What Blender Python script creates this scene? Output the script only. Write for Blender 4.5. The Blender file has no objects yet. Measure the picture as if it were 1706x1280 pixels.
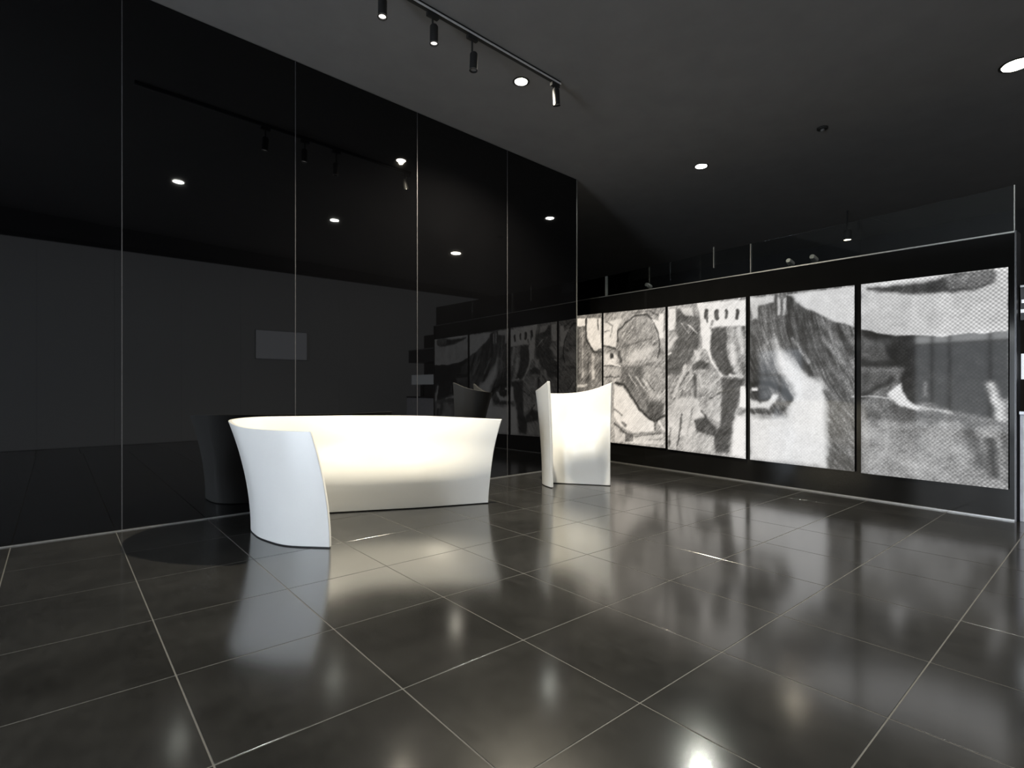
import bpy, bmesh, math, random
import numpy as np
from mathutils import Matrix, Vector
random.seed(7)
C = bpy.context.scene.collection
sc = bpy.context.scene

# ---------------------------------------------------------------- camera
# x runs along the black glass wall, y towards it, z up; metres, eye at 1.10 m
cam = bpy.data.objects.new('camera', bpy.data.cameras.new('camera'))
C.objects.link(cam); sc.camera = cam
cam.location = (0, 0, 1.10)
cam.rotation_euler = (math.radians(90), 0, math.radians(49.387 - 90))
cam.data.sensor_width = 36
cam.data.lens = 886.9 / 1706 * 36
cam.data.shift_y = 6.2 / 1706
cam.data.clip_start = 0.02

# ---------------------------------------------------------------- world
w = bpy.data.worlds.new('world'); sc.world = w; w.use_nodes = True
w.node_tree.nodes['Background'].inputs[0].default_value = (0.35, 0.4, 0.5, 1)
w.node_tree.nodes['Background'].inputs[1].default_value = 0.02

# ---------------------------------------------------------------- exposure
vs = sc.view_settings
vs.view_transform = 'Standard'; vs.look = 'None'; vs.gamma = 1.0
vs.use_curve_mapping = False
vs.exposure = 0.0
FILL_DAYLIGHT = 25.0         # radiance of the added fill panes behind the camera
SPOT_ON, SPOT_DIM = 950, 25
WALL_GLOW = 0.17       # radiance of the added glowing panels along the right side, out of view
WARM = (1.0, 0.90, 0.70)
NEUTRAL = (1.0, 0.97, 0.92)

# ================================================================ helpers
def link(o, parent=None):
    C.objects.link(o)
    if parent is not None: o.parent = parent
    return o

def obj(name, bm, mat, parent=None, smooth=False, angle=35):
    me = bpy.data.meshes.new(name); bm.normal_update(); bm.to_mesh(me); bm.free()
    if isinstance(mat, (list, tuple)):
        for m in mat: me.materials.append(m)
    else: me.materials.append(mat)
    if smooth:
        me.polygons.foreach_set('use_smooth', [True] * len(me.polygons))
        me.set_sharp_from_angle(angle=math.radians(angle))
    return link(bpy.data.objects.new(name, me), parent)

def thing(name, label, cat, loc=(0, 0, 0), rotz=0, group=None):
    o = bpy.data.objects.new(name, None); C.objects.link(o)
    o.empty_display_size = 0.1
    o.location = loc; o.rotation_euler = (0, 0, rotz)
    o['label'] = label; o['category'] = cat
    if group: o['group'] = group
    return o

def box(bm, x0, x1, y0, y1, z0, z1, z1b=None, z0b=None):
    """axis box; z1b / z0b give another top / bottom height at the x1 end"""
    if z1b is None: z1b = z1
    if z0b is None: z0b = z0
    v = [bm.verts.new(c) for c in ((x0, y0, z0), (x1, y0, z0b), (x1, y1, z0b), (x0, y1, z0),
                                   (x0, y0, z1), (x1, y0, z1b), (x1, y1, z1b), (x0, y1, z1))]
    for f in ((0, 3, 2, 1), (4, 5, 6, 7), (0, 1, 5, 4), (1, 2, 6, 5), (2, 3, 7, 6), (3, 0, 4, 7)):
        bm.faces.new([v[i] for i in f])
    return bm

def abox(*a, **k): return box(bmesh.new(), *a, **k)

def bevel(bm, off, seg=2):
    bmesh.ops.bevel(bm, geom=list(bm.edges), offset=off, segments=seg, affect='EDGES', profile=0.7)
    return bm

def lathe(prof, n=24, bm=None, mat=None):
    """profile of (radius, z) turned about z"""
    bm = bm or bmesh.new(); rings = []
    for r, z in prof:
        if r < 1e-6: rings.append([bm.verts.new((0, 0, z))])
        else: rings.append([bm.verts.new((r * math.cos(2 * math.pi * i / n), r * math.sin(2 * math.pi * i / n), z)) for i in range(n)])
    for a, b in zip(rings, rings[1:]):
        for i in range(n):
            j = (i + 1) % n
            if len(a) == 1 and len(b) == 1: continue
            if len(a) == 1: bm.faces.new((a[0], b[j], b[i]))
            elif len(b) == 1: bm.faces.new((a[i], a[j], b[0]))
            else: bm.faces.new((a[i], a[j], b[j], b[i]))
    bmesh.ops.recalc_face_normals(bm, faces=bm.faces)
    if mat is not None: bmesh.ops.transform(bm, matrix=mat, verts=bm.verts)
    return bm

def new_mat(name):
    m = bpy.data.materials.new(name); m.use_nodes = True
    nt = m.node_tree; return m, nt, nt.nodes['Principled BSDF']

def noise(nt, scale, detail=4, rough=0.6, coord='Object', stretch=None):
    tc = nt.nodes.new('ShaderNodeTexCoord'); n = nt.nodes.new('ShaderNodeTexNoise')
    n.inputs['Scale'].default_value = scale; n.inputs['Detail'].default_value = detail
    n.inputs['Roughness'].default_value = rough
    if stretch:
        mp = nt.nodes.new('ShaderNodeMapping'); mp.inputs['Scale'].default_value = stretch
        nt.links.new(tc.outputs[coord], mp.inputs[0]); nt.links.new(mp.outputs[0], n.inputs['Vector'])
    else: nt.links.new(tc.outputs[coord], n.inputs['Vector'])
    return n

def ramp(nt, src, c0, c1, p0=0.3, p1=0.7):
    r = nt.nodes.new('ShaderNodeValToRGB')
    r.color_ramp.elements[0].position = p0; r.color_ramp.elements[1].position = p1
    r.color_ramp.elements[0].color = (*c0, 1); r.color_ramp.elements[1].color = (*c1, 1)
    nt.links.new(src, r.inputs[0]); return r

def simple(name, col, rough, metal=0.0, scale=14, vary=0.12, ior=1.5, bump=0.0):
    m, nt, b = new_mat(name)
    n = noise(nt, scale)
    r = ramp(nt, n.outputs['Fac'], [c * (1 - vary) for c in col], [min(1, c * (1 + vary)) for c in col])
    nt.links.new(r.outputs[0], b.inputs['Base Color'])
    b.inputs['Roughness'].default_value = rough; b.inputs['Metallic'].default_value = metal
    b.inputs['IOR'].default_value = ior
    if bump:
        bp = nt.nodes.new('ShaderNodeBump'); bp.inputs['Strength'].default_value = bump; bp.inputs['Distance'].default_value = 0.002
        nt.links.new(n.outputs['Fac'], bp.inputs['Height']); nt.links.new(bp.outputs[0], b.inputs['Normal'])
    return m

def emit(name, col, strength):
    m, nt, b = new_mat(name)
    b.inputs['Base Color'].default_value = (*[c * 0.5 for c in col], 1)
    b.inputs['Emission Color'].default_value = (*col, 1); b.inputs['Emission Strength'].default_value = strength
    return m

# ---- floor tile: dark slate-look porcelain, cloudy, semi polished
def tile_material():
    m, nt, b = new_mat('slate_tile')
    cloud = noise(nt, 1.6, 6, 0.62); fine = noise(nt, 26, 5, 0.7, stretch=(1, 0.35, 1))
    r1 = ramp(nt, cloud.outputs['Fac'], (0.017, 0.0168, 0.0162), (0.040, 0.0395, 0.038), 0.3, 0.72)
    r2 = ramp(nt, fine.outputs['Fac'], (0.78, 0.78, 0.78), (1.18, 1.18, 1.17), 0.3, 0.75)
    mx = nt.nodes.new('ShaderNodeMix'); mx.data_type = 'RGBA'; mx.blend_type = 'MULTIPLY'; mx.inputs[0].default_value = 1
    nt.links.new(r1.outputs[0], mx.inputs[6]); nt.links.new(r2.outputs[0], mx.inputs[7])
    oi = nt.nodes.new('ShaderNodeObjectInfo'); hs = nt.nodes.new('ShaderNodeHueSaturation')
    mr = nt.nodes.new('ShaderNodeMapRange'); mr.inputs[3].default_value = 0.9; mr.inputs[4].default_value = 1.1
    nt.links.new(oi.outputs['Random'], mr.inputs[0]); nt.links.new(mr.outputs[0], hs.inputs['Value'])
    nt.links.new(mx.outputs[2], hs.inputs['Color']); nt.links.new(hs.outputs[0], b.inputs['Base Color'])
    rr = nt.nodes.new('ShaderNodeMapRange'); rr.inputs[3].default_value = TILE_ROUGH[0]; rr.inputs[4].default_value = TILE_ROUGH[1]
    nt.links.new(cloud.outputs['Fac'], rr.inputs[0]); nt.links.new(rr.outputs[0], b.inputs['Roughness'])
    b.inputs['IOR'].default_value = TILE_IOR
    bp = nt.nodes.new('ShaderNodeBump'); bp.inputs['Strength'].default_value = 0.03; bp.inputs['Distance'].default_value = 0.001
    nt.links.new(fine.outputs['Fac'], bp.inputs['Height']); nt.links.new(bp.outputs[0], b.inputs['Normal'])
    return m
TILE_ROUGH = (0.11, 0.18); TILE_IOR = 2.3

M_tile = tile_material()
M_grout = simple('grout', (0.15, 0.148, 0.14), 0.7, scale=60)
M_ceiling = simple('ceiling_paint', (0.14, 0.136, 0.133), 0.85, scale=3, vary=0.06)
M_wall = simple('dark_wall_paint', (0.035, 0.034, 0.034), 0.8, scale=3)
M_blackglass = simple('black_glass', (0.0018, 0.0018, 0.0021), 0.02, scale=2, vary=0.1, ior=1.5)
M_blackframe = simple('black_lacquer', (0.006, 0.0058, 0.0055), 0.10, scale=5)
M_alu = simple('brushed_aluminium', (0.42, 0.42, 0.41), 0.38, 0.85, scale=40)
M_silver = simple('silver_track_edge', (0.62, 0.62, 0.62), 0.4, 0.2, scale=40)
M_seam = simple('seam_bead', (0.10, 0.10, 0.105), 0.35, 0.3, scale=30)
M_edge = simple('wall_edge_trim', (0.22, 0.22, 0.21), 0.3, 0.5, scale=30)
M_white = simple('white_moulded_resin', (0.86, 0.855, 0.835), 0.30, scale=3, vary=0.015)
M_plinth = simple('black_rubber', (0.008, 0.008, 0.008), 0.6)
M_lampblack = simple('black_powder_coat', (0.010, 0.010, 0.010), 0.6)
M_chrome = simple('chrome', (0.7, 0.7, 0.7), 0.12, 1.0, scale=20)
M_reflector = simple('lamp_reflector', (0.75, 0.73, 0.68), 0.2, 1.0)
M_greyplastic = simple('grey_plastic', (0.12, 0.12, 0.12), 0.5)
M_lamp = emit('lit_lamp', (1.0, 0.93, 0.78), 350)
M_lampcool = emit('lit_lamp_cool', (0.98, 1.0, 0.9), 350)
M_lampdim = emit('dim_lamp', (1.0, 0.95, 0.9), 1.2)

def glass_material():
    m, nt, b = new_mat('clear_glass')
    nt.nodes.remove(b); out = nt.nodes['Material Output']
    g = nt.nodes.new('ShaderNodeBsdfGlossy'); g.inputs['Roughness'].default_value = 0.02; g.inputs['Color'].default_value = (0.9, 0.92, 0.92, 1)
    t = nt.nodes.new('ShaderNodeBsdfTransparent'); t.inputs['Color'].default_value = (0.86, 0.88, 0.88, 1)
    f = nt.nodes.new('ShaderNodeFresnel'); f.inputs['IOR'].default_value = 1.5
    mx = nt.nodes.new('ShaderNodeMixShader')
    nt.links.new(f.outputs[0], mx.inputs[0]); nt.links.new(t.outputs[0], mx.inputs[1]); nt.links.new(g.outputs[0], mx.inputs[2])
    nt.links.new(mx.outputs[0], out.inputs[0]); return m
M_glass = glass_material()

# ================================================================ structure
def cz(u): return 4.19 - 0.0315 * u          # the ceiling falls slightly along the room
WY = 5.061                                   # face of the black glass wall
X0, X1, Y0, Y1 = -4.0, 11.2, -2.5, 9.0       # room shell

def struct(name, bm, m):
    o = obj(name, bm, m); o['kind'] = 'structure'; return o

floor = struct('floor', abox(X0, X1, Y0, Y1, -0.12, -0.0015), M_grout)
ceiling = struct('ceiling', abox(X0, X1, Y0, Y1, cz(X0), cz(X0) + 0.12, cz(X1) + 0.12, cz(X1)), M_ceiling)
wall_rear = None
struct('wall_right', abox(X0, X1, Y0 - 0.15, Y0, -0.12, cz(X0), cz(X1)), M_wall)
struct('wall_front', abox(X1, X1 + 0.15, Y0, Y1, -0.12, cz(X1)), M_wall)
struct('wall_beyond', abox(X0, X1, Y1, Y1 + 0.15, -0.12, cz(X0), cz(X1)), M_wall)

# added glowing panels standing in for a pale lit right wall (their image is the paler lower part of the black glass)
M_wallglow = emit('added_wall_glow', (0.95, 0.97, 1.0), WALL_GLOW)
bl = struct('glow_panels', abox(X0 + 0.4, 10.8, Y0 + 0.001, Y0 + 0.03, 3.72, 3.80), M_blackframe)
for i in range(13):
    a = X0 + 0.45 + i * 1.10
    obj('glow_panel', abox(a, a + 1.097, Y0 + 0.012, Y0 + 0.02, 0.005, 3.719), M_wallglow, bl)

# wall behind the camera: a dim shop window (its image lies on the right mural panel) and the
# low bright panes, added out of view to throw cool light on the desk end
WIN = (2.62, 4.85, 0.05, 2.45); BIG = (1.10, 2.55, 0.05, 2.30)
bm = bmesh.new()
def wallpiece(y0, y1, z0, z1): box(bm, X0 - 0.15, X0, y0, y1, z0, z1)
wallpiece(Y0, BIG[0], -0.12, cz(X0)); wallpiece(BIG[1], WIN[0], -0.12, cz(X0)); wallpiece(WIN[1], Y1, -0.12, cz(X0))
for q in (WIN, BIG): wallpiece(q[0], q[1], -0.12, q[2]); wallpiece(q[0], q[1], q[3], cz(X0))
struct('wall_back', bm, M_wall)
def window(name, q, ys, zs, mats):
    bm = bmesh.new()
    for y in ys: box(bm, X0 - 0.10, X0 - 0.02, y - 0.025, y + 0.025, q[2] + 0.001, q[3] - 0.001)
    for z in zs: box(bm, X0 - 0.099, X0 - 0.021, q[0] + 0.001, q[1] - 0.001, z - 0.025, z + 0.025)
    o = struct(name, bm, M_blackframe)
    for a, b in zip(ys, ys[1:]):
        for c, d, m in zip(zs, zs[1:], mats):
            obj('pane', abox(X0 - 0.075, X0 - 0.06, a + 0.026, b - 0.026, c + 0.026, d - 0.026), m, o)
M_fill = emit('added_fill_pane', (0.80, 0.89, 1.0), FILL_DAYLIGHT)
M_low = emit('dim_street_pane', (0.9, 0.95, 1.0), 1.7)
M_high = emit('bright_street_pane', (0.95, 0.98, 1.0), 6.5)
window('window_1', WIN, (2.65, 3.35, 4.10, 4.45, 4.82), (0.08, 2.18, 2.42), (M_low, M_high))
window('fill_window', BIG, (1.13, 1.82, 2.52), (0.08, 1.50, 2.27), (M_fill, M_fill))

# ---- floor tiles, every one its own piece; joints 6 mm wide
AV = [(5.056, 0), (4.37, -0.02), (3.697, -0.030), (3.027, -0.022), (2.388, -0.018), (1.746, -0.010), (1.137, -0.011), (0.528, 0.001),
      (-0.08, 0), (-0.69, 0), (-1.30, 0)]
US = [-1.40, -0.82, -0.235, 0.350, 0.963, 1.548, 2.105, 2.66, 3.24, 3.82, 4.40, 4.98, 5.56, 6.06]
def vat(i, u): return AV[i][0] + AV[i][1] * u
def tile_bm(bm, q, g=0.003, h=0.010):
    cx = sum(p[0] for p in q) / 4; cy = sum(p[1] for p in q) / 4
    def inset(p, d):
        return (p[0] - math.copysign(d, p[0] - cx), p[1] - math.copysign(d, p[1] - cy))
    lo = [bm.verts.new((*inset(p, g), -h)) for p in q]
    mi = [bm.verts.new((*inset(p, g), -0.0002)) for p in q]
    hi = [bm.verts.new((*inset(p, g + 0.0003), 0)) for p in q]
    for a, b in ((lo, mi), (mi, hi)):
        for i in range(4):
            j = (i + 1) % 4; bm.faces.new((a[i], a[j], b[j], b[i]))
    bm.faces.new(hi)
for i in range(len(AV) - 1):
    for j in range(len(US) - 1):
        ua, ub = US[j], US[j + 1]
        q = [(ua, vat(i + 1, ua)), (ub, vat(i + 1, ub)), (ub, vat(i, ub)), (ua, vat(i, ua))]
        bm = bmesh.new(); tile_bm(bm, q); obj('tile', bm, M_tile, floor)
# tiles out of view or beyond the mural wall: one joined piece
bm = bmesh.new()
def grid(xa, xb, ya, yb):
    nx = max(1, round((xb - xa) / 0.585)); ny = max(1, round((yb - ya) / 0.61))
    for i in range(nx):
        for j in range(ny):
            x, X = xa + (xb - xa) * i / nx, xa + (xb - xa) * (i + 1) / nx
            y, Y = ya + (yb - ya) * j / ny, ya + (yb - ya) * (j + 1) / ny
            tile_bm(bm, [(x, y), (X, y), (X, Y), (x, Y)])
grid(X0, -1.40, Y0, 5.056); grid(-1.40, 6.06, Y0, -1.30); grid(6.06, X1, Y0, Y1); grid(5.56, 6.06, 5.056, Y1)
o = obj('tiles', bm, M_tile, floor); o['kind'] = 'stuff'

# ---- black glass wall on the left: large panels with thin bright seams
SEAM = [-3.97, -2.22, -0.915, 0.388, 1.691, 2.984, 4.263, 5.524]
bm = bmesh.new(); box(bm, X0, 5.520, WY + 0.02, WY + 0.30, -0.12, cz(X0) - 0.001, cz(5.52) - 0.001)
wl = struct('wall_left', bm, M_blackframe)
for a, b in zip(SEAM, SEAM[1:]):
    pb = abox(a + 0.003, b - 0.003, WY, WY + 0.018, 0.004, cz(a) - 0.004, cz(b) - 0.004)
    obj('glass_panel', pb, M_blackglass, wl)
for a in SEAM[1:-1]:
    o = obj('seam_bead', abox(a - 0.003, a + 0.003, WY - 0.0015, WY + 0.014, 0.004, cz(a) - 0.004), M_seam, wl)
obj('end_panel', abox(5.520, 5.538, WY, WY + 0.30, 0.004, cz(5.53) - 0.004), M_blackglass, wl)
obj('edge_trim', abox(5.524, 5.540, WY - 0.004, WY, 0.0, cz(5.53) - 0.004), M_edge, wl)
obj('floor_channel', abox(X0, 5.54, WY - 0.014, WY - 0.002, 0.0, 0.008), M_alu, wl)

# ---- far wall that carries the mural: local x runs along it to the right, -y faces the room
WA = Vector((6.25, 4.96)); WB = Vector((5.99, 0.64)); wd_ = (WB - WA).normalized()
WROT = math.atan2(wd_.y, wd_.x)
def on_wall(o): o.location = (WA.x, WA.y, 0); o.rotation_euler = (0, 0, WROT); return o
S0, S1 = -2.2, 4.334
def topz(s): return 2.472 - 0.0190 * (s - 0.17)
wf = on_wall(struct('wall_far', abox(S0, S1, 0.02, 0.16, -0.12, topz(S0), topz(S1)), M_blackframe))
obj('top_rail', abox(S0, S1, 0.005, 0.020, topz(S0) - 0.012, topz(S0), topz(S1), topz(S1) - 0.012), M_alu, wf)
obj('floor_channel', abox(S0, S1, 0.002, 0.019, 0.0, 0.012), M_alu, wf)
JO = [-1.35, -0.240, 0.913, 2.046, 3.187, 4.325]
GZ = 2.785
gj = [S0] + JO
for a, b in zip(gj, gj[1:]):
    obj('glass_panel', abox(a + 0.003, b - 0.003, 0.06, 0.07, topz(a) + 0.002, GZ, GZ, topz(b) + 0.002), M_glass, wf)
for a in (-0.240, 2.046, 4.325):
    obj('glass_edge', abox(a - 0.0035, a + 0.0035, 0.05, 0.072, topz(a) + 0.002, GZ), M_alu, wf)
obj('glass_edge', abox(1.566, 1.575, 0.045, 0.060, 2.59, 2.85), M_alu, wf)
obj('end_trim', abox(S1, S1 + 0.012, 0.0, 0.16, 0.0, topz(S1)), M_seam, wf)

# traced tones of the mural: kind, grey, (half width,) softness, points (s, z)
MURAL_TONES = [
 ('P',118,0.0089,[(-2.401,2.395),(-0.256,2.168),(-0.256,1.026),(-2.401,1.011)]),
 ('P',220,0.0078,[(-0.808,2.207),(-0.604,2.185),(-0.604,2.062),(-0.808,2.08)]),
 ('P',208,0.0094,[(-0.564,2.181),(-0.281,2.152),(-0.269,1.708),(-0.408,1.66),(-0.512,1.761),(-0.564,1.897)]),
 ('S',70,0.0134,0.0095,[(-0.591,2.165),(-0.591,1.861),(-0.434,1.662),(-0.256,1.634)]),
 ('S',95,0.0131,0.0093,[(-0.344,2.14),(-0.337,1.991)]),
 ('S',85,0.0193,0.0154,[(-0.767,2.009),(-0.767,1.255)]),
 ('S',150,0.0153,0.0115,[(-0.671,2.039),(-0.666,1.253)]),
 ('S',175,0.028,0.015,[(-0.447,1.606),(-0.434,1.25)]),
 ('S',100,0.0151,0.0113,[(-0.538,1.63),(-0.538,1.289)]),
 ('S',105,0.024,0.0148,[(-0.306,1.618),(-0.294,1.211)]),
 ('S',190,0.0193,0.0116,[(-0.78,1.119),(-0.591,1.138)]),
 ('S',150,0.0296,0.0158,[(-1.034,2.23),(-1.006,1.219)]),
 ('S',60,0.0195,0.0156,[(-0.892,2.215),(-0.878,1.413)]),
 ('P',150,0.0055,[(-0.244,2.203),(0.892,2.177),(0.892,0.284),(-0.244,0.291)]),
 ('P',208,0.0146,[(-0.219,2.072),(0.127,2.109),(0.057,1.956),(0.034,1.797),(0.01,1.673),(-0.231,1.743)]),
 ('S',110,0.0073,0.011,[(-0.182,2.087),(-0.037,2.018),(-0.085,1.86)]),
 ('S',120,0.0074,0.0092,[(-0.207,1.943),(-0.109,1.953)]),
 ('P',142,0.0107,[(0.057,1.778),(0.057,1.92),(0.196,2.032),(0.374,2.118),(0.588,2.112),(0.732,1.963),(0.783,1.793),(0.793,1.628),(0.671,1.501),(0.418,1.443),(0.173,1.47),(0.104,1.615)]),
 ('S',70,0.0107,0.0089,[(0.057,1.778),(0.057,1.92),(0.196,2.032),(0.374,2.118),(0.588,2.112),(0.712,1.999),(0.783,1.827),(0.803,1.627),(0.773,1.513)]),
 ('S',95,0.007,0.0105,[(0.33,2.158),(0.63,2.158),(0.813,2.071)]),
 ('P',220,0.0083,[(0.671,2.036),(0.773,2.009),(0.803,2.105),(0.862,2.098),(0.862,1.771),(0.803,1.775),(0.763,1.911)]),
 ('S',110,0.0088,0.0141,[(0.196,1.698),(0.418,1.736),(0.63,1.772)]),
 ('P',185,0.0247,[(0.196,1.54),(0.33,1.603),(0.63,1.688),(0.712,1.649),(0.609,1.521),(0.33,1.447)]),
 ('P',200,0.0146,[(-0.207,1.613),(-0.037,1.622),(0.057,1.546),(0.01,1.44),(-0.207,1.43)]),
 ('S',70,0.0362,0.0108,[(-0.066,1.573),(-0.063,1.555)]),
 ('S',240,0.0127,0.0072,[(-0.047,1.515),(-0.037,1.511)]),
 ('S',90,0.0073,0.0073,[(-0.207,1.42),(0.127,1.428)]),
 ('S',232,0.0072,0.0072,[(-0.085,1.462),(0.104,1.419)]),
 ('P',172,0.0146,[(-0.207,1.393),(0.127,1.357),(0.081,1.296),(-0.207,1.283)]),
 ('S',95,0.011,0.0091,[(-0.231,1.265),(0.081,1.256)]),
 ('S',80,0.0128,0.011,[(-0.231,1.733),(0.01,1.673)]),
 ('S',80,0.0268,0.0143,[(0.081,1.616),(0.116,1.49)]),
 ('P',112,0.0177,[(0.104,1.242),(0.15,1.418),(0.418,1.409),(0.862,1.46),(0.862,0.707),(0.752,0.636),(0.63,0.663),(0.418,0.825),(0.286,0.978),(0.15,1.135)]),
 ('P',152,0.0307,[(0.525,1.372),(0.856,1.427),(0.856,0.936),(0.63,0.932),(0.525,1.134)]),
 ('P',88,0.0202,[(0.588,0.897),(0.862,0.887),(0.832,0.722),(0.752,0.636),(0.609,0.713)]),
 ('S',90,0.0062,0.0071,[(0.196,1.311),(0.33,1.152)]),
 ('S',180,0.0061,0.007,[(0.263,1.292),(0.396,1.134)]),
 ('S',90,0.006,0.0069,[(0.33,1.273),(0.461,1.117)]),
 ('S',180,0.006,0.0069,[(0.396,1.255),(0.525,1.1)]),
 ('S',90,0.006,0.0068,[(0.461,1.237),(0.588,1.083)]),
 ('S',180,0.006,0.0068,[(0.525,1.219),(0.65,1.066)]),
 ('S',90,0.0059,0.0067,[(0.588,1.201),(0.712,1.05)]),
 ('P',212,0.0108,[(-0.013,1.136),(0.15,1.118),(0.286,0.961),(0.461,0.758),(0.712,0.617),(0.712,0.501),(0.33,0.458),(0.127,0.533),(-0.013,0.669)]),
 ('S',60,0.0145,0.009,[(0.01,1.172),(0.173,1.153),(0.308,0.996),(0.461,0.792),(0.63,0.68),(0.732,0.635),(0.832,0.706),(0.882,0.724)]),
 ('S',110,0.015,0.0083,[(0.732,0.635),(0.732,0.519)]),
 ('S',120,0.0265,0.0106,[(0.15,0.588),(0.196,0.555)]),
 ('S',135,0.0125,0.0107,[(-0.001,0.777),(0.127,0.71)]),
 ('S',205,0.0165,0.0082,[(0.793,0.638),(0.852,0.543)]),
 ('P',190,0.009,[(-0.001,0.49),(0.15,0.429),(0.418,0.43),(0.862,0.478),(0.862,0.331),(-0.001,0.301)]),
 ('S',90,0.0143,0.0107,[(-0.001,0.579),(0.15,0.464),(0.33,0.406)]),
 ('P',110,0.0088,[(0.196,0.432),(0.352,0.443),(0.352,0.339),(0.196,0.326)]),
 ('S',120,0.0086,0.0086,[(0.374,0.41),(0.862,0.486)]),
 ('S',130,0.0084,0.0084,[(0.63,0.378),(0.862,0.412)]),
 ('P',150,0.0056,[(0.91,2.207),(2.031,2.167),(2.031,0.245),(0.91,0.254)]),
 ('P',218,0.0094,[(0.944,2.147),(1.054,2.134),(1.065,1.874),(0.944,1.866)]),
 ('P',98,0.0185,[(1.054,2.134),(1.328,2.066),(1.419,1.967),(1.389,1.614),(1.246,1.406),(1.14,1.264),(0.922,1.268),(0.922,1.53),(1.097,1.761),(1.032,1.858),(1.076,2.039)]),
 ('S',205,0.0167,0.0148,[(0.944,1.641),(1.054,1.764)]),
 ('S',200,0.0112,0.0094,[(0.944,1.539),(0.977,1.565)]),
 ('P',188,0.011,[(1.119,2.144),(1.308,2.122),(1.328,2.012),(1.204,2.025)]),
 ('S',190,0.0072,0.0072,[(1.246,1.912),(1.369,1.794)]),
 ('S',150,0.0055,0.0073,[(1.14,1.941),(1.246,1.804)]),
 ('P',218,0.0089,[(1.369,2.168),(2.013,2.136),(2.013,1.823),(1.624,1.859),(1.566,1.569),(1.449,1.593),(1.419,2.002)]),
 ('S',78,0.026,0.0087,[(1.504,2.054),(1.504,1.967)]),
 ('S',78,0.0308,0.0086,[(1.646,2.038),(1.646,1.952)]),
 ('S',78,0.0188,0.0086,[(1.773,2.024),(1.773,1.939)]),
 ('S',78,0.0183,0.0083,[(1.914,2.007),(1.914,1.924)]),
 ('S',90,0.0158,0.007,[(1.512,1.966),(1.512,1.913)]),
 ('S',120,0.0173,0.0087,[(1.595,1.914),(1.585,1.877)]),
 ('S',220,0.0316,0.0105,[(1.498,1.871),(1.518,1.606)]),
 ('S',218,0.0191,0.0087,[(1.518,1.606),(1.605,1.393),(1.718,1.253)]),
 ('P',85,0.0139,[(1.566,1.838),(1.773,1.82),(1.791,1.454),(1.935,1.215),(1.718,1.253),(1.624,1.393),(1.557,1.569)]),
 ('S',160,0.0304,0.0169,[(1.828,1.807),(1.828,1.486),(1.935,1.249)]),
 ('S',205,0.0337,0.0169,[(1.855,1.586),(1.864,1.401)]),
 ('S',190,0.025,0.0133,[(1.935,1.797),(1.987,1.512)]),
 ('S',110,0.018,0.0131,[(1.987,1.809),(2.005,1.725)]),
 ('S',120,0.0246,0.0164,[(1.952,1.447),(1.996,1.28)]),
 ('S',185,0.0186,0.0084,[(1.828,1.251),(1.97,1.235)]),
 ('P',90,0.0144,[(1.308,1.395),(1.429,1.444),(1.547,1.395),(1.547,1.326),(1.429,1.329),(1.308,1.314)]),
 ('P',195,0.0142,[(1.328,1.582),(1.429,1.559),(1.409,1.454),(1.348,1.456)]),
 ('P',152,0.0141,[(1.389,1.294),(1.643,1.34),(1.718,1.133),(1.547,0.942),(1.369,0.956)]),
 ('S',180,0.0141,0.0105,[(1.409,1.258),(1.449,1.117)]),
 ('S',95,0.0217,0.0144,[(1.338,1.26),(1.348,1.01)]),
 ('S',192,0.0271,0.0144,[(1.204,1.371),(1.032,1.006)]),
 ('S',105,0.009,0.0072,[(1.287,1.225),(1.097,0.952)]),
 ('S',105,0.0072,0.0072,[(1.246,1.298),(1.119,1.117)]),
 ('S',190,0.0107,0.0089,[(1.308,1.26),(1.183,1.081)]),
 ('P',188,0.0185,[(1.076,0.97),(1.389,0.957),(1.449,0.764),(1.246,0.321),(0.944,0.294),(0.922,0.705)]),
 ('S',92,0.0128,0.011,[(1.151,0.752),(1.076,0.306)]),
 ('S',120,0.0185,0.0111,[(0.977,0.558),(0.944,0.313)]),
 ('S',150,0.0126,0.0108,[(1.308,0.848),(1.204,0.39)]),
 ('P',175,0.0105,[(1.547,0.942),(1.699,0.962),(1.68,0.67),(1.508,0.766)]),
 ('P',82,0.0142,[(1.328,0.687),(1.508,0.731),(1.643,0.599),(1.643,0.495),(1.369,0.564)]),
 ('S',90,0.0087,0.0087,[(1.566,0.977),(1.718,1.048)]),
 ('S',90,0.0107,0.0089,[(1.429,0.816),(1.508,0.731)]),
 ('P',84,0.0152,[(1.718,1.218),(2.022,1.198),(1.987,1.115),(1.917,0.949),(1.882,0.781),(1.828,0.324),(1.643,0.306),(1.605,0.458),(1.699,0.671),(1.718,1.013)]),
 ('P',232,0.0082,[(1.961,1.115),(2.022,1.115),(2.022,0.861),(1.935,0.883)]),
 ('P',135,0.01,[(1.917,0.866),(2.022,0.869),(2.022,0.778),(1.899,0.773)]),
 ('P',228,0.0266,[(1.908,0.765),(2.022,0.778),(2.022,0.277),(1.828,0.273),(1.846,0.527)]),
 ('P',172,0.0178,[(1.369,0.529),(1.605,0.475),(1.585,0.309),(1.076,0.306),(1.14,0.477)]),
 ('P',112,0.0056,[(2.059,2.215),(3.169,2.151),(3.169,0.243),(2.059,0.23)]),
 ('S',128,0.0452,0.0289,[(2.229,1.773),(2.247,1.356)]),
 ('S',92,0.0372,0.0297,[(2.116,1.655),(2.135,1.286)]),
 ('P',228,0.0392,[(2.356,1.637),(2.479,1.453),(2.598,1.344),(2.73,1.238),(2.903,1.119),(2.918,0.244),(2.794,0.262),(2.059,0.249),(2.059,0.805),(2.462,0.786),(2.565,1.033),(2.444,1.208),(2.374,1.351)]),
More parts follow.
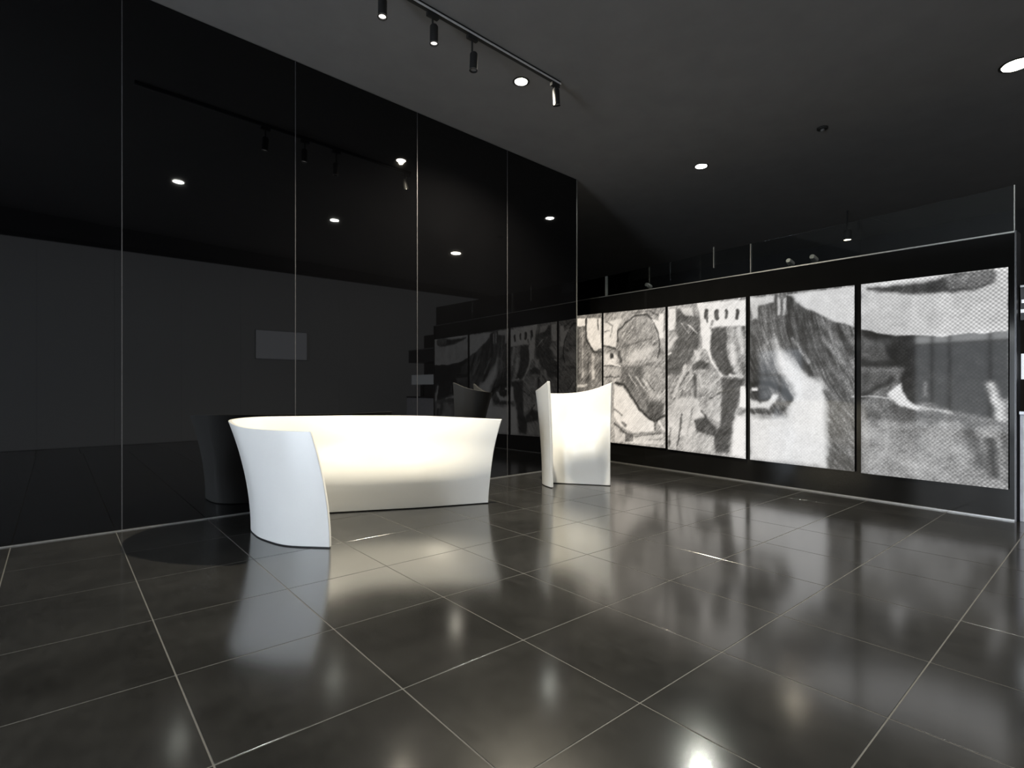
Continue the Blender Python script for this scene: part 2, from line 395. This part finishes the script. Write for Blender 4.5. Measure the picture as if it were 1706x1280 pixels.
 ('P',112,0.0198,[(2.872,1.334),(3.162,1.388),(3.162,0.258),(2.911,0.251),(2.941,0.773),(2.872,1.069)]),
 ('P',214,0.0088,[(2.496,2.117),(3.162,2.12),(3.162,1.715),(2.964,1.79),(2.665,1.966)]),
 ('P',205,0.0112,[(2.068,2.158),(2.356,2.128),(2.338,2.059),(2.173,2.034),(2.154,1.89),(2.097,1.896),(2.074,2.028)]),
 ('S',205,0.014,0.0105,[(2.401,2.077),(2.413,1.925)]),
 ('S',205,0.0123,0.0105,[(2.465,2.069),(2.465,1.911)]),
 ('S',72,0.0345,0.0207,[(2.522,2.061),(2.514,1.748),(2.582,1.483),(2.738,1.254)]),
 ('S',82,0.0518,0.0276,[(2.598,1.965),(2.681,1.614),(2.825,1.369)]),
 ('S',80,0.0374,0.0238,[(2.714,1.883),(2.872,1.567),(2.979,1.364)]),
 ('S',78,0.0324,0.0227,[(2.994,1.722),(3.126,1.454)]),
 ('S',150,0.0158,0.014,[(2.565,1.64),(2.714,1.374)]),
 ('S',135,0.0218,0.0201,[(2.825,1.67),(3.039,1.361)]),
 ('S',130,0.0214,0.0198,[(2.872,1.733),(3.024,1.541)]),
 ('S',170,0.0125,0.0142,[(2.374,1.6),(2.479,1.418)]),
 ('P',80,0.0409,[(2.059,1.51),(2.229,1.302),(2.462,1.208),(2.531,1.102),(2.284,1.156),(2.116,1.139),(2.059,1.102)]),
 ('P',220,0.0149,[(2.068,0.973),(2.192,0.92),(2.356,1.031),(2.401,1.022),(2.383,0.942),(2.284,0.868),(2.078,0.862)]),
 ('S',62,0.077,0.0147,[(2.154,1.025),(2.247,1.026)]),
 ('S',95,0.0271,0.0144,[(2.247,1.039),(2.284,1.021)]),
 ('S',42,0.0316,0.0149,[(2.068,1.121),(2.192,1.153),(2.338,1.134),(2.444,1.081),(2.527,0.98)]),
 ('S',235,0.0147,0.0092,[(2.107,1.08),(2.154,1.08)]),
 ('S',225,0.0107,0.0089,[(2.356,1.013),(2.32,0.941)]),
 ('S',125,0.0196,0.0178,[(2.401,0.943),(2.505,0.927)]),
 ('S',85,0.0186,0.0223,[(2.068,0.815),(2.284,0.823),(2.462,0.865)]),
 ('S',165,0.0147,0.022,[(2.135,0.762),(2.356,0.777)]),
 ('P',118,0.003,[(3.211,2.173),(4.302,2.124),(4.302,1.015),(3.211,0.998)]),
 ('P',118,0.0033,[(3.207,1.159),(4.307,1.15),(4.307,0.238),(3.207,0.244)]),
 ('P',55,0.0142,[(3.211,1.713),(3.489,1.609),(3.843,1.562),(4.302,1.578),(4.302,1.015),(3.514,1.002),(3.571,1.293),(3.211,1.304)]),
 ('P',198,0.0062,[(3.211,2.133),(3.404,2.122),(3.821,2.121),(4.302,2.107),(4.302,1.578),(4.092,1.565),(3.843,1.562),(3.571,1.588),(3.361,1.634),(3.211,1.678)]),
 ('P',82,0.0142,[(3.274,2.087),(3.447,2.074),(3.571,2.062),(3.828,2.064),(3.952,2.112),(4.219,2.088),(4.193,1.979),(4.092,1.942),(3.952,1.935),(3.651,1.964),(3.43,2.009),(3.274,2.067)]),
 ('P',120,0.0128,[(3.88,2.092),(4.225,2.095),(4.212,1.994),(4.092,1.955),(3.916,1.977)]),
 ('S',228,0.011,0.008,[(3.396,2.104),(3.611,2.101),(3.813,2.105)]),
 ('S',225,0.0129,0.0069,[(4.225,2.095),(4.283,2.092)]),
 ('P',100,0.0183,[(3.22,1.61),(3.43,1.515),(3.455,1.366),(3.318,1.351),(3.22,1.406)]),
 ('P',92,0.0186,[(3.22,1.243),(3.472,1.237),(3.514,1.168),(3.229,0.998)]),
 ('S',50,0.0196,0.0118,[(3.422,1.555),(3.489,1.394)]),
 ('S',60,0.0203,0.0162,[(3.22,1.018),(3.472,1.178)]),
 ('P',62,0.015,[(3.546,1.199),(3.728,1.216),(3.963,1.192),(4.166,1.132),(4.223,0.848),(3.963,0.886),(3.778,0.961),(3.634,0.957),(3.573,1.03)]),
 ('P',228,0.0109,[(3.446,1.05),(3.546,1.146),(3.59,0.998),(3.66,0.937),(3.736,0.913),(3.677,0.891),(3.546,0.923),(3.465,0.986)]),
 ('S',190,0.0045,0.0045,[(3.137,1.019),(3.465,1.007)]),
 ('S',175,0.0103,0.0083,[(3.694,0.907),(3.778,0.905),(3.916,0.884)]),
 ('P',152,0.0225,[(3.212,0.803),(3.474,0.782),(3.694,0.783),(3.9,0.804),(4.237,0.754),(4.293,0.235),(4.092,0.204),(3.778,0.216),(3.381,0.234),(3.212,0.245)]),
 ('S',105,0.0321,0.0257,[(3.501,0.88),(3.634,0.842)]),
 ('S',130,0.0277,0.0266,[(3.286,0.938),(3.455,0.867)]),
 ('S',170,0.0387,0.0376,[(3.266,0.628),(3.428,0.629)]),
 ('S',170,0.0473,0.0525,[(3.608,0.401),(3.778,0.359)]),
 ('S',95,0.0439,0.039,[(4.055,0.763),(4.129,0.46)]),
 ('S',70,0.0234,0.0225,[(4.187,0.656),(4.209,0.374)]),
 ('S',200,0.0287,0.0191,[(4.187,1.132),(4.258,0.85)]),
 ('S',130,0.0155,0.0144,[(3.736,1.134),(3.736,1.032)]),
]

# ---- mural: printed tones painted from polygons ('P') and strokes ('S') in wall metres
def d_poly(px, py, pts):
    """signed distance to a polygon, negative inside"""
    d = np.full(px.shape, 1e9); inside = np.zeros(px.shape, bool); n = len(pts)
    for i in range(n):
        x1, y1 = pts[i]; x2, y2 = pts[(i + 1) % n]
        d = np.minimum(d, d_seg(px, py, x1, y1, x2, y2))
        if y1 != y2:
            c = ((y1 > py) != (y2 > py)) & (px < (x2 - x1) * (py - y1) / (y2 - y1) + x1)
            inside ^= c
    return np.where(inside, -d, d)
def d_seg(px, py, x1, y1, x2, y2):
    dx, dy = x2 - x1, y2 - y1; L = dx * dx + dy * dy + 1e-12
    t = np.clip(((px - x1) * dx + (py - y1) * dy) / L, 0, 1)
    return np.hypot(px - x1 - t * dx, py - y1 - t * dy)
def paint(px, py):
    g = np.full(px.shape, 118.0)
    for L in MURAL_TONES:
        pts = L[-1]; fe = max(L[-2] * 1.7, 0.010)
        x0 = min(p[0] for p in pts) - 0.15; x1 = max(p[0] for p in pts) + 0.15
        k = np.nonzero((px > x0) & (px < x1))[0]
        if not len(k): continue
        qx, qy = px[k], py[k]
        if L[0] == 'P': d = d_poly(qx, qy, pts)
        else:
            d = np.full(qx.shape, 1e9)
            for (a, b), (c, e) in zip(pts, pts[1:]): d = np.minimum(d, d_seg(qx, qy, a, b, c, e))
            d = d - L[2]
        al = np.clip(0.5 - d / (2 * fe), 0, 1); al = al * al * (3 - 2 * al)
        g[k] = g[k] * (1 - al) + L[1] * al
    return g

def blur(x, y, f):
    """smooth value noise between -1 and 1"""
    T = np.random.default_rng(int(f)).uniform(-1, 1, (512, 512))
    x = (x + 20) * f; y = (y + 20) * f; i = np.floor(x).astype(int); j = np.floor(y).astype(int)
    a = x - i; b = y - j; a = a * a * (3 - 2 * a); b = b * b * (3 - 2 * b); i %= 511; j %= 511
    return (T[i, j] * (1 - a) + T[i + 1, j] * a) * (1 - b) + (T[i, j + 1] * (1 - a) + T[i + 1, j + 1] * a) * b

def mural_material():
    m, nt, b = new_mat('backlit_mural_print')
    at = nt.nodes.new('ShaderNodeVertexColor'); at.layer_name = 'print'
    # fine halftone: rows of small dots printed over the picture
    tc = nt.nodes.new('ShaderNodeTexCoord'); sx = nt.nodes.new('ShaderNodeSeparateXYZ')
    nt.links.new(tc.outputs['Object'], sx.inputs[0])
    def mth(op, a, bb):
        q = nt.nodes.new('ShaderNodeMath'); q.operation = op
        for i, v in enumerate((a, bb)):
            if v is None: continue
            if isinstance(v, (int, float)): q.inputs[i].default_value = v
            else: nt.links.new(v, q.inputs[i])
        return q.outputs[0]
    P = 0.036
    s1 = mth('SINE', mth('MULTIPLY', sx.outputs['X'], 2 * math.pi / P), None)
    s2 = mth('SINE', mth('MULTIPLY', sx.outputs['Z'], 2 * math.pi / P), None)
    dot = mth('MULTIPLY', s1, s2)
    amp = nt.nodes.new('ShaderNodeMapRange'); amp.inputs[1].default_value = 2.9; amp.inputs[2].default_value = 4.3
    amp.inputs[3].default_value = 0.07; amp.inputs[4].default_value = 0.45
    nt.links.new(sx.outputs['X'], amp.inputs[0])
    fac = mth('ADD', mth('MULTIPLY', dot, amp.outputs[0]), 1.0)
    mx = nt.nodes.new('ShaderNodeVectorMath'); mx.operation = 'SCALE'
    nt.links.new(at.outputs[0], mx.inputs[0]); nt.links.new(fac, mx.inputs['Scale'])
    nt.links.new(mx.outputs[0], b.inputs['Emission Color']); b.inputs['Emission Strength'].default_value = MURAL_GLOW
    b.inputs['Base Color'].default_value = (0.02, 0.02, 0.02, 1); b.inputs['Roughness'].default_value = 0.05
    b.inputs['IOR'].default_value = 1.5
    return m
MURAL_GLOW = 0.95
M_mural = mural_material()
rng = np.random.default_rng(3)
PANELS = [  # s0, s1, z bottom left, z bottom right, z top left, z top right, label
    (-1.350, -0.258, 0.287, 0.287, 2.262, 2.226, 'leftmost lit mural panel, a pale curl of hair beside the edge of the black wall'),
    (-0.222, 0.894, 0.286, 0.290, 2.222, 2.178, 'lit mural panel of a grey drawn beast-like head rising above the tall white counter'),
    (0.932, 2.021, 0.280, 0.267, 2.177, 2.161, 'lit mural panel of tangled dark shapes, small building with four windows at top'),
    (2.072, 3.158, 0.265, 0.262, 2.161, 2.125, "lit mural panel of a pale face, wide open eye under a dark fringe"),
    (3.216, 4.297, 0.256, 0.256, 2.123, 2.100, 'rightmost lit mural panel, pale band above a second eye and dotted cheek'),
]
for s0, s1, b0, b1, t0, t1, lab in PANELS:
    nx = int((s1 - s0) / 0.009); nz = 200
    i, j = np.meshgrid(np.arange(nx + 1), np.arange(nz + 1))
    a = (i / nx).ravel(); c = (j / nz).ravel()
    X = s0 + (s1 - s0) * a; Z = (b0 + (b1 - b0) * a) * (1 - c) + (t0 + (t1 - t0) * a) * c
    g = paint(X + 0.010 * blur(X, Z, 14), Z + 0.010 * blur(Z + 9, X, 14))
    k = np.clip((235 - g) / 70, 0.25, 1)
    g = g * (1 + k * (0.10 * blur(X, Z, 9) + 0.07 * blur(X + 5, Z, 26))) + 6 * k * blur(X, Z + 3, 18)
    g = g - 14 * np.clip((150 - g) / 40, 0, 1) * (1 if s1 > 2.05 else 0.8)
    dark = np.clip((190 - g) / 60, 0, 1)
    d1 = (X + Z) * 0.7071; d2 = (X - Z) * 0.7071
    if s1 < 2.05:                                          # drawn hatching of the left panels
        g = g * 1.10
        st = blur(d1 * 0.14, d2, 75) + 0.7 * blur(d1 * 0.2 + 4, d2, 120)
        g = g * (1 + 0.17 * st * (0.3 + dark))
    elif s1 < 3.2:                                         # strands of the fringe
        v = (2.12 - Z); st = blur((X - 2.35 - 0.30 * v * v), Z * 0.10, 60) + 0.6 * blur((X - 2.35 - 0.35 * v) + 3, Z * 0.1, 110)
        g = g * (1 + 0.28 * st * dark)
    grain = rng.normal(0, 1, g.shape)
    g = np.clip(g * (1 + (0.03 + 0.08 * dark) * grain), 12, 245)
    nv = len(X); co = np.stack([X, np.full(nv, -0.006), Z], 1)
    k = (np.arange(nz)[:, None] * (nx + 1) + np.arange(nx)[None, :]).ravel()
    faces = np.stack([k, k + 1, k + nx + 2, k + nx + 1], 1)
    me = bpy.data.meshes.new('mural_print'); me.from_pydata(co.tolist(), [], faces.tolist())
    col = me.color_attributes.new('print', 'FLOAT_COLOR', 'POINT')
    lin = (g / 255.0) ** 2.2
    wm = np.clip((2.6 - X) / 3.0, 0, 1)[:, None]          # the left panels are printed a little sepia
    tint = np.array([1.0, 1.0, 1.0]) * (1 - wm) + np.array([1.10, 0.98, 0.83]) * wm
    rgba = np.ones((nv, 4)); rgba[:, :3] = lin[:, None] * tint
    col.data.foreach_set('color', rgba.ravel().astype(np.float32))
    me.materials.append(M_mural)
    t = thing('mural_panel', lab, 'mural panel', group='backlit picture panels of the far wall')
    t.location = (WA.x, WA.y, 0); t.rotation_euler = (0, 0, WROT)
    o = link(bpy.data.objects.new('mural_print', me), t)
    obj('light_box', abox(s0, s1, -0.005, 0.0195, b0, t0, t1, b1), M_blackframe, t)

# ---- service zone right of the mural wall (only a sliver is in view)
t = thing('display_cabinet', 'pale grey cabinet at the right picture edge, white screen on its top', 'cabinet', (6.02, 0.05, 0), 0)
M_palegrey = simple('pale_grey_laminate', (0.72, 0.72, 0.82), 0.35)
M_screen = emit('lit_screen', (0.9, 0.95, 1.0), 0.7)
obj('cabinet_body', bevel(abox(0, 0.5, -0.6, 0.555, 0.0, 0.88), 0.006), M_palegrey, t)
obj('worktop', abox(-0.012, 0.51, -0.6, 0.557, 0.881, 0.905), M_blackframe, t)
obj('screen_foot', abox(0.02, 0.06, -0.05, 0.05, 0.9055, 1.169), M_lampblack, t)
obj('back_panel', abox(0.45, 0.5, -0.6, 0.556, 0.906, 2.30), M_blackframe, t)
obj('screen', abox(0.01, 0.04, -0.4, 0.548, 1.17, 1.38), M_screen, t)
obj('top_box', abox(0.05, 0.449, -0.6, 0.556, 1.66, 1.95), simple('charcoal_laminate', (0.03, 0.03, 0.034), 0.4), t)
obj('header_rail', abox(0.03, 0.049, -0.6, 0.556, 1.93, 1.945), M_alu, t)
for y, z in ((0.535, 1.80), (0.50, 1.73), (0.515, 1.76), (0.54, 1.72)):
    obj('badge', abox(0.04, 0.0495, y - 0.014, y + 0.014, z, z + 0.028), M_screen, t)

# screen on the side wall whose dim image shows in the black glass
t = thing('wall_screen', 'pale side wall screen, seen only as a dim rectangle in the black glass', 'screen', (3.90, Y0 + 0.021, 1.74))
obj('screen_housing', abox(-0.56, 0.56, 0.001, 0.04, 0, 0.64), M_blackframe, t)
obj('screen_glass', abox(-0.555, 0.555, 0.0405, 0.046, 0.005, 0.635), emit('pale_screen', (0.9, 0.93, 1.0), 0.6), t)

# ================================================================ white furniture
def catmull(P, n):
    P = [Vector(p) for p in P]; Q = [2 * P[0] - P[1]] + P + [2 * P[-1] - P[-2]]; out = []
    m = len(P) - 1
    for k in range(n + 1):
        x = k / n * m; i = min(int(x), m - 1); t = x - i
        a, b, c, d = Q[i:i + 4]
        out.append(0.5 * ((2 * b) + (c - a) * t + (2 * a - 5 * b + 4 * c - d) * t * t + (3 * b - a - 3 * c + d) * t ** 3))
    return out
def shell(name, bottom, top, thick, power, base_z=0.007, ns=72, nt=18):
    Bt = catmull([(*p, base_z) for p in bottom], ns); Tp = catmull(top, ns)
    bm = bmesh.new(); G = [[], []]
    for k in range(nt + 1):
        t = k / nt; row = []
        for i in range(ns + 1):
            e = t ** power
            b, c = Bt[i], Tp[i]
            row.append(Vector((b.x + (c.x - b.x) * e, b.y + (c.y - b.y) * e, b.z + (c.z - b.z) * t)))
        w = BULGE * math.sin(math.pi * min(t / 0.72, 1.0)) ** 1.7 if nt > 1 else 0   # swelling shaped to put shade low on the inner face
        if w:
            moved = []
            for i in range(ns + 1):
                tg = row[min(i + 1, ns)] - row[max(i - 1, 0)]; q = i / ns
                moved.append(row[i] + Vector((tg.y, -tg.x, 0)).normalized() * w * ss((q - BAND[0]) / 0.28) * (1 - 0.75 * ss((q - 0.86) / 0.14)))
            row = moved
        inner = []
        for i in range(ns + 1):
            tg = row[min(i + 1, ns)] - row[max(i - 1, 0)]; nrm = Vector((tg.y, -tg.x, 0)).normalized()
            inner.append(row[i] + nrm * thick * INWARD)
        G[0].append([bm.verts.new(p) for p in row]); G[1].append([bm.verts.new(p) for p in inner])
    for s in (0, 1):
        for k in range(nt):
            for i in range(ns):
                bm.faces.new((G[s][k][i], G[s][k][i + 1], G[s][k + 1][i + 1], G[s][k + 1][i]))
    for k in (0, nt):
        for i in range(ns): bm.faces.new((G[0][k][i], G[0][k][i + 1], G[1][k][i + 1], G[1][k][i]))
    for i in (0, ns):
        for k in range(nt): bm.faces.new((G[0][k][i], G[0][k + 1][i], G[1][k + 1][i], G[1][k][i]))
    bmesh.ops.recalc_face_normals(bm, faces=bm.faces)
    return bm
INWARD = 1; BULGE = 0.095; BAND = (0.42,)
def ss(x): x = min(1, max(0, x)); return x * x * (3 - 2 * x)
def furniture(name, label, cat, bottom, top, thick, power):
    c = (sum(p[0] for p in bottom) / len(bottom), sum(p[1] for p in bottom) / len(bottom))
    t = thing(name, label, cat, (c[0], c[1], 0))
    sh = lambda P: [(p[0] - c[0], p[1] - c[1], *p[2:]) for p in P]
    o = obj('shell', shell('shell', sh(bottom), sh(top), thick, power), M_white, t, smooth=True, angle=50)
    bv = o.modifiers.new('bevel', 'BEVEL'); bv.width = 0.004; bv.segments = 2; bv.limit_method = 'ANGLE'; bv.angle_limit = math.radians(60)
    B = sh(bottom)
    pl = shell('plinth', B, [(*p, 0.0072) for p in B], thick * 0.5, 1, base_z=0.0, nt=1)
    cc = Matrix.Identity(4)
    o2 = obj('plinth', pl, M_plinth, t)
    return t
furniture('reception_desk', 'low curved white reception desk with flared sides, standing by the black glass wall', 'desk',
    [(1.424, 3.578), (1.223, 3.805), (1.15, 4.02), (1.126, 4.24), (1.17, 4.50), (1.38, 4.66), (1.68, 4.66), (2.06, 4.49), (2.54, 4.255), (3.134, 4.014)],
    [(1.329, 3.677, .80), (1.15, 3.87, .805), (1.02, 4.10, .815), (.975, 4.32, .84), (1.05, 4.62, .852), (1.30, 4.84, .853), (1.7, 4.87, .845), (2.28, 4.84, .832), (2.80, 4.52, .821), (3.27, 3.96, .796)],
    0.028, 1.9)
furniture('tall_counter', 'tall narrow white curved counter with raised corners, behind the low desk', 'counter',
    [(4.12, 4.147), (4.153, 4.276), (4.218, 4.392), (4.293, 4.42), (4.391, 4.322), (4.477, 4.196), (4.578, 4.057), (4.661, 3.933), (4.732, 3.819)],
    [(4.069, 4.151, 1.172), (4.142, 4.351, 1.1), (4.243, 4.528, 1.058), (4.385, 4.565, 1.039), (4.504, 4.463, 1.032), (4.58, 4.292, 1.037), (4.638, 4.11, 1.058), (4.681, 3.942, 1.1), (4.718, 3.778, 1.16)],
    0.03, 1.8)

# ================================================================ lamps
def spot_light(parent, loc, target, watts, col, size_deg=60, blend=0.6, rad=0.03):
    ld = bpy.data.lights.new('spot_light', 'SPOT'); ld.energy = watts; ld.color = col
    ld.spot_size = math.radians(size_deg); ld.spot_blend = blend; ld.shadow_soft_size = rad
    o = link(bpy.data.objects.new('spot_light', ld), parent)
    o.location = loc
    d = Vector(target) - Vector(loc)
    o.rotation_euler = d.to_track_quat('-Z', 'Y').to_euler(); return o

def downlight(x, y, label, watts, col, lampmat, r=0.07, size=95, aim=(0, 0)):
    t = thing('recessed_downlight', label, 'ceiling light', (x, y, cz(x)), group='round downlights in the dark ceiling')
    t.rotation_euler = (0, math.atan(0.0315), 0)
    obj('trim_ring', lathe([(r, 0.02), (r, -0.006), (r + 0.012, -0.008), (r + 0.022, -0.004), (r + 0.022, -0.0005)], 28), M_lampblack, t, smooth=True)
    obj('lens', lathe([(0, -0.004), (r * 0.8, -0.003), (r - 0.001, -0.001)], 24), lampmat, t, smooth=True)
    spot_light(t, (0, 0, -0.02), (aim[0], aim[1], -3), watts, col, size)
    return t
downlight(6.388, 3.662, 'bright round downlight above the mural, between the track lights and the right one', 60, NEUTRAL, M_lampcool)
downlight(6.513, 0.677, 'bright round downlight at the upper right edge of the photo', 60, WARM, M_lamp, r=0.10)
downlight(1.379, 0.936, 'round downlight above the camera, seen leftmost in the black glass', 35, NEUTRAL, M_lampcool)
downlight(3.754, 0.908, 'round downlight above the open floor, seen second in the black glass', 35, NEUTRAL, M_lampcool)

downlight(3.44, 3.875, 'brightest downlight, above the desk and just beside the far end of the track', SPOT_ON, WARM, M_lamp, size=140, r=0.06)

# track with cylinder spotlights
t = thing('lighting_track', 'slim black ceiling track with a silver edge above the desk', 'track', (0, 3.63, 0))
xa, xb = 0.6, 3.72
bm = abox(xa, xb, -0.018, 0.018, cz(xa) - 0.034, cz(xa) - 0.001, cz(xb) - 0.001, cz(xb) - 0.034)
obj('rail', bm, M_lampblack, t)
obj('silver_strip', abox(xa, xb, -0.024, -0.0185, cz(xa) - 0.034, cz(xa) - 0.020, cz(xb) - 0.020, cz(xb) - 0.034), M_silver, t)
SP = [(1.834, 3.895, 'track spotlight nearest the top edge of the photo, small bright dot', (1.6, 3.2, 0), 'dim'),
      (2.280, 3.888, 'second track spotlight from the top edge, pointing straight down', (2.2, 3.5, 0), 'dim'),
      (2.670, 3.828, 'third track spotlight, unlit slim black cylinder just left of the brightest lamp', (2.5, 3.6, 0), 'off'),
      (3.658, 3.880, 'unlit track spotlight at the far end of the track', (4.3, 3.9, 0.2), 'off')]
for x, z, lab, tgt, st in SP:
    yy = 3.75 if st == 'on' else 3.61
    t = thing('track_spotlight', lab, 'spotlight', (x, yy, z), group='black cylinder spotlights on the track')
    top = cz(x) - 0.042 - z
    oy = 3.63 - yy
    obj('adapter', abox(-0.05, 0.05, oy - 0.016, oy + 0.016 - min(0, oy) * 1.0, top - 0.03, top), M_lampblack, t)
    obj('stem', lathe([(0.008, 0.02), (0.008, top - 0.03)], 10, mat=Matrix.Translation((0, max(oy, 0), 0))), M_lampblack, t)
    d = (Vector(tgt) - Vector((x, yy, z))).normalized()
    R = d.to_track_quat('-Z', 'Y').to_matrix().to_4x4()
    L = 0.15; r = 0.033
    obj('body', lathe([(0, L * 0.6), (r * 0.8, L * 0.6), (r, L * 0.52), (r, -L * 0.4), (r - 0.004, -L * 0.4), (r - 0.004, -L * 0.32)], 20, mat=R), M_lampblack, t, smooth=True)
    obj('bezel', lathe([(r + 0.001, -L * 0.36), (r + 0.002, -L * 0.41), (r - 0.005, -L * 0.41)], 20, mat=R), M_chrome, t, smooth=True)
    lm = {'on': M_lamp, 'dim': M_lampdim, 'off': M_greyplastic}[st]
    obj('lens', lathe([(0, -L * 0.36), (r - 0.0045, -L * 0.33)], 20, mat=R), lm, t, smooth=True)
    if st == 'on': spot_light(t, d * 0.09, d * 3, SPOT_ON, WARM, 150, 0.6, 0.035)
    if st == 'dim': spot_light(t, d * 0.09, d * 3, SPOT_DIM, WARM, 90, 0.9, 0.03)

# spotlight in the space beyond the mural wall
t = thing('pendant_spotlight', 'small warm spotlight glowing just above the mural frame', 'spotlight', (9.48, 2.93, 3.49))
obj('stem', lathe([(0.01, 0.06), (0.01, cz(9.48) - 3.49)], 10), M_lampblack, t)
obj('body', lathe([(0, 0.09), (0.05, 0.09), (0.055, 0.07), (0.055, -0.06), (0.05, -0.06), (0.05, -0.05)], 20), M_lampblack, t, smooth=True)
obj('lens', lathe([(0, -0.064), (0.05, -0.052)], 20), emit('warm_lamp', (1, 0.84, 0.55), 60), t, smooth=True)
spot_light(t, (0, 0, -0.08), (0, 0, -3), 40, WARM, 130, 0.8)

# small lamps standing along the top of the mural wall, behind the glass
for s, z, lab, lm in ((0.51, 2.50, 'small glinting spotlight head above the left mural panels', 0.5),
                      (2.47, 2.55, 'left one of two small grey spotlight heads above the eye mural', 0.3),
                      (2.72, 2.56, 'right one of two small grey spotlight heads above the eye mural', 0.2)):
    p = WA + wd_ * s
    t = thing('ledge_spotlight', lab, 'spotlight', (p.x + 0.13, p.y, topz(s)), group='small spotlights on top of the mural wall')
    obj('foot', lathe([(0.03, 0.0), (0.03, 0.008), (0.006, 0.012), (0.006, 0.05)], 14), M_lampblack, t)
    R = Matrix.Translation((0, 0, 0.075)) @ Matrix.Rotation(math.radians(-75), 4, 'Y')
    obj('head', lathe([(0, 0.05), (0.024, 0.05), (0.03, 0.03), (0.034, -0.05), (0.03, -0.05)], 16, mat=R), M_alu, t, smooth=True)
    obj('lens', lathe([(0, -0.046), (0.031, -0.049)], 16, mat=R), emit('glint', (1, 0.97, 0.92), lm), t)

t = thing('smoke_detector', 'small round dark smoke detector on the ceiling, right of the middle downlight', 'detector', (6.462, 2.242, cz(6.462)))
obj('base', lathe([(0.055, 0.0), (0.055, -0.015), (0.05, -0.02), (0, -0.02)], 24), M_lampblack, t, smooth=True)
obj('cap', lathe([(0.022, -0.02), (0.022, -0.04), (0.016, -0.045), (0, -0.045)], 20), M_greyplastic, t, smooth=True)
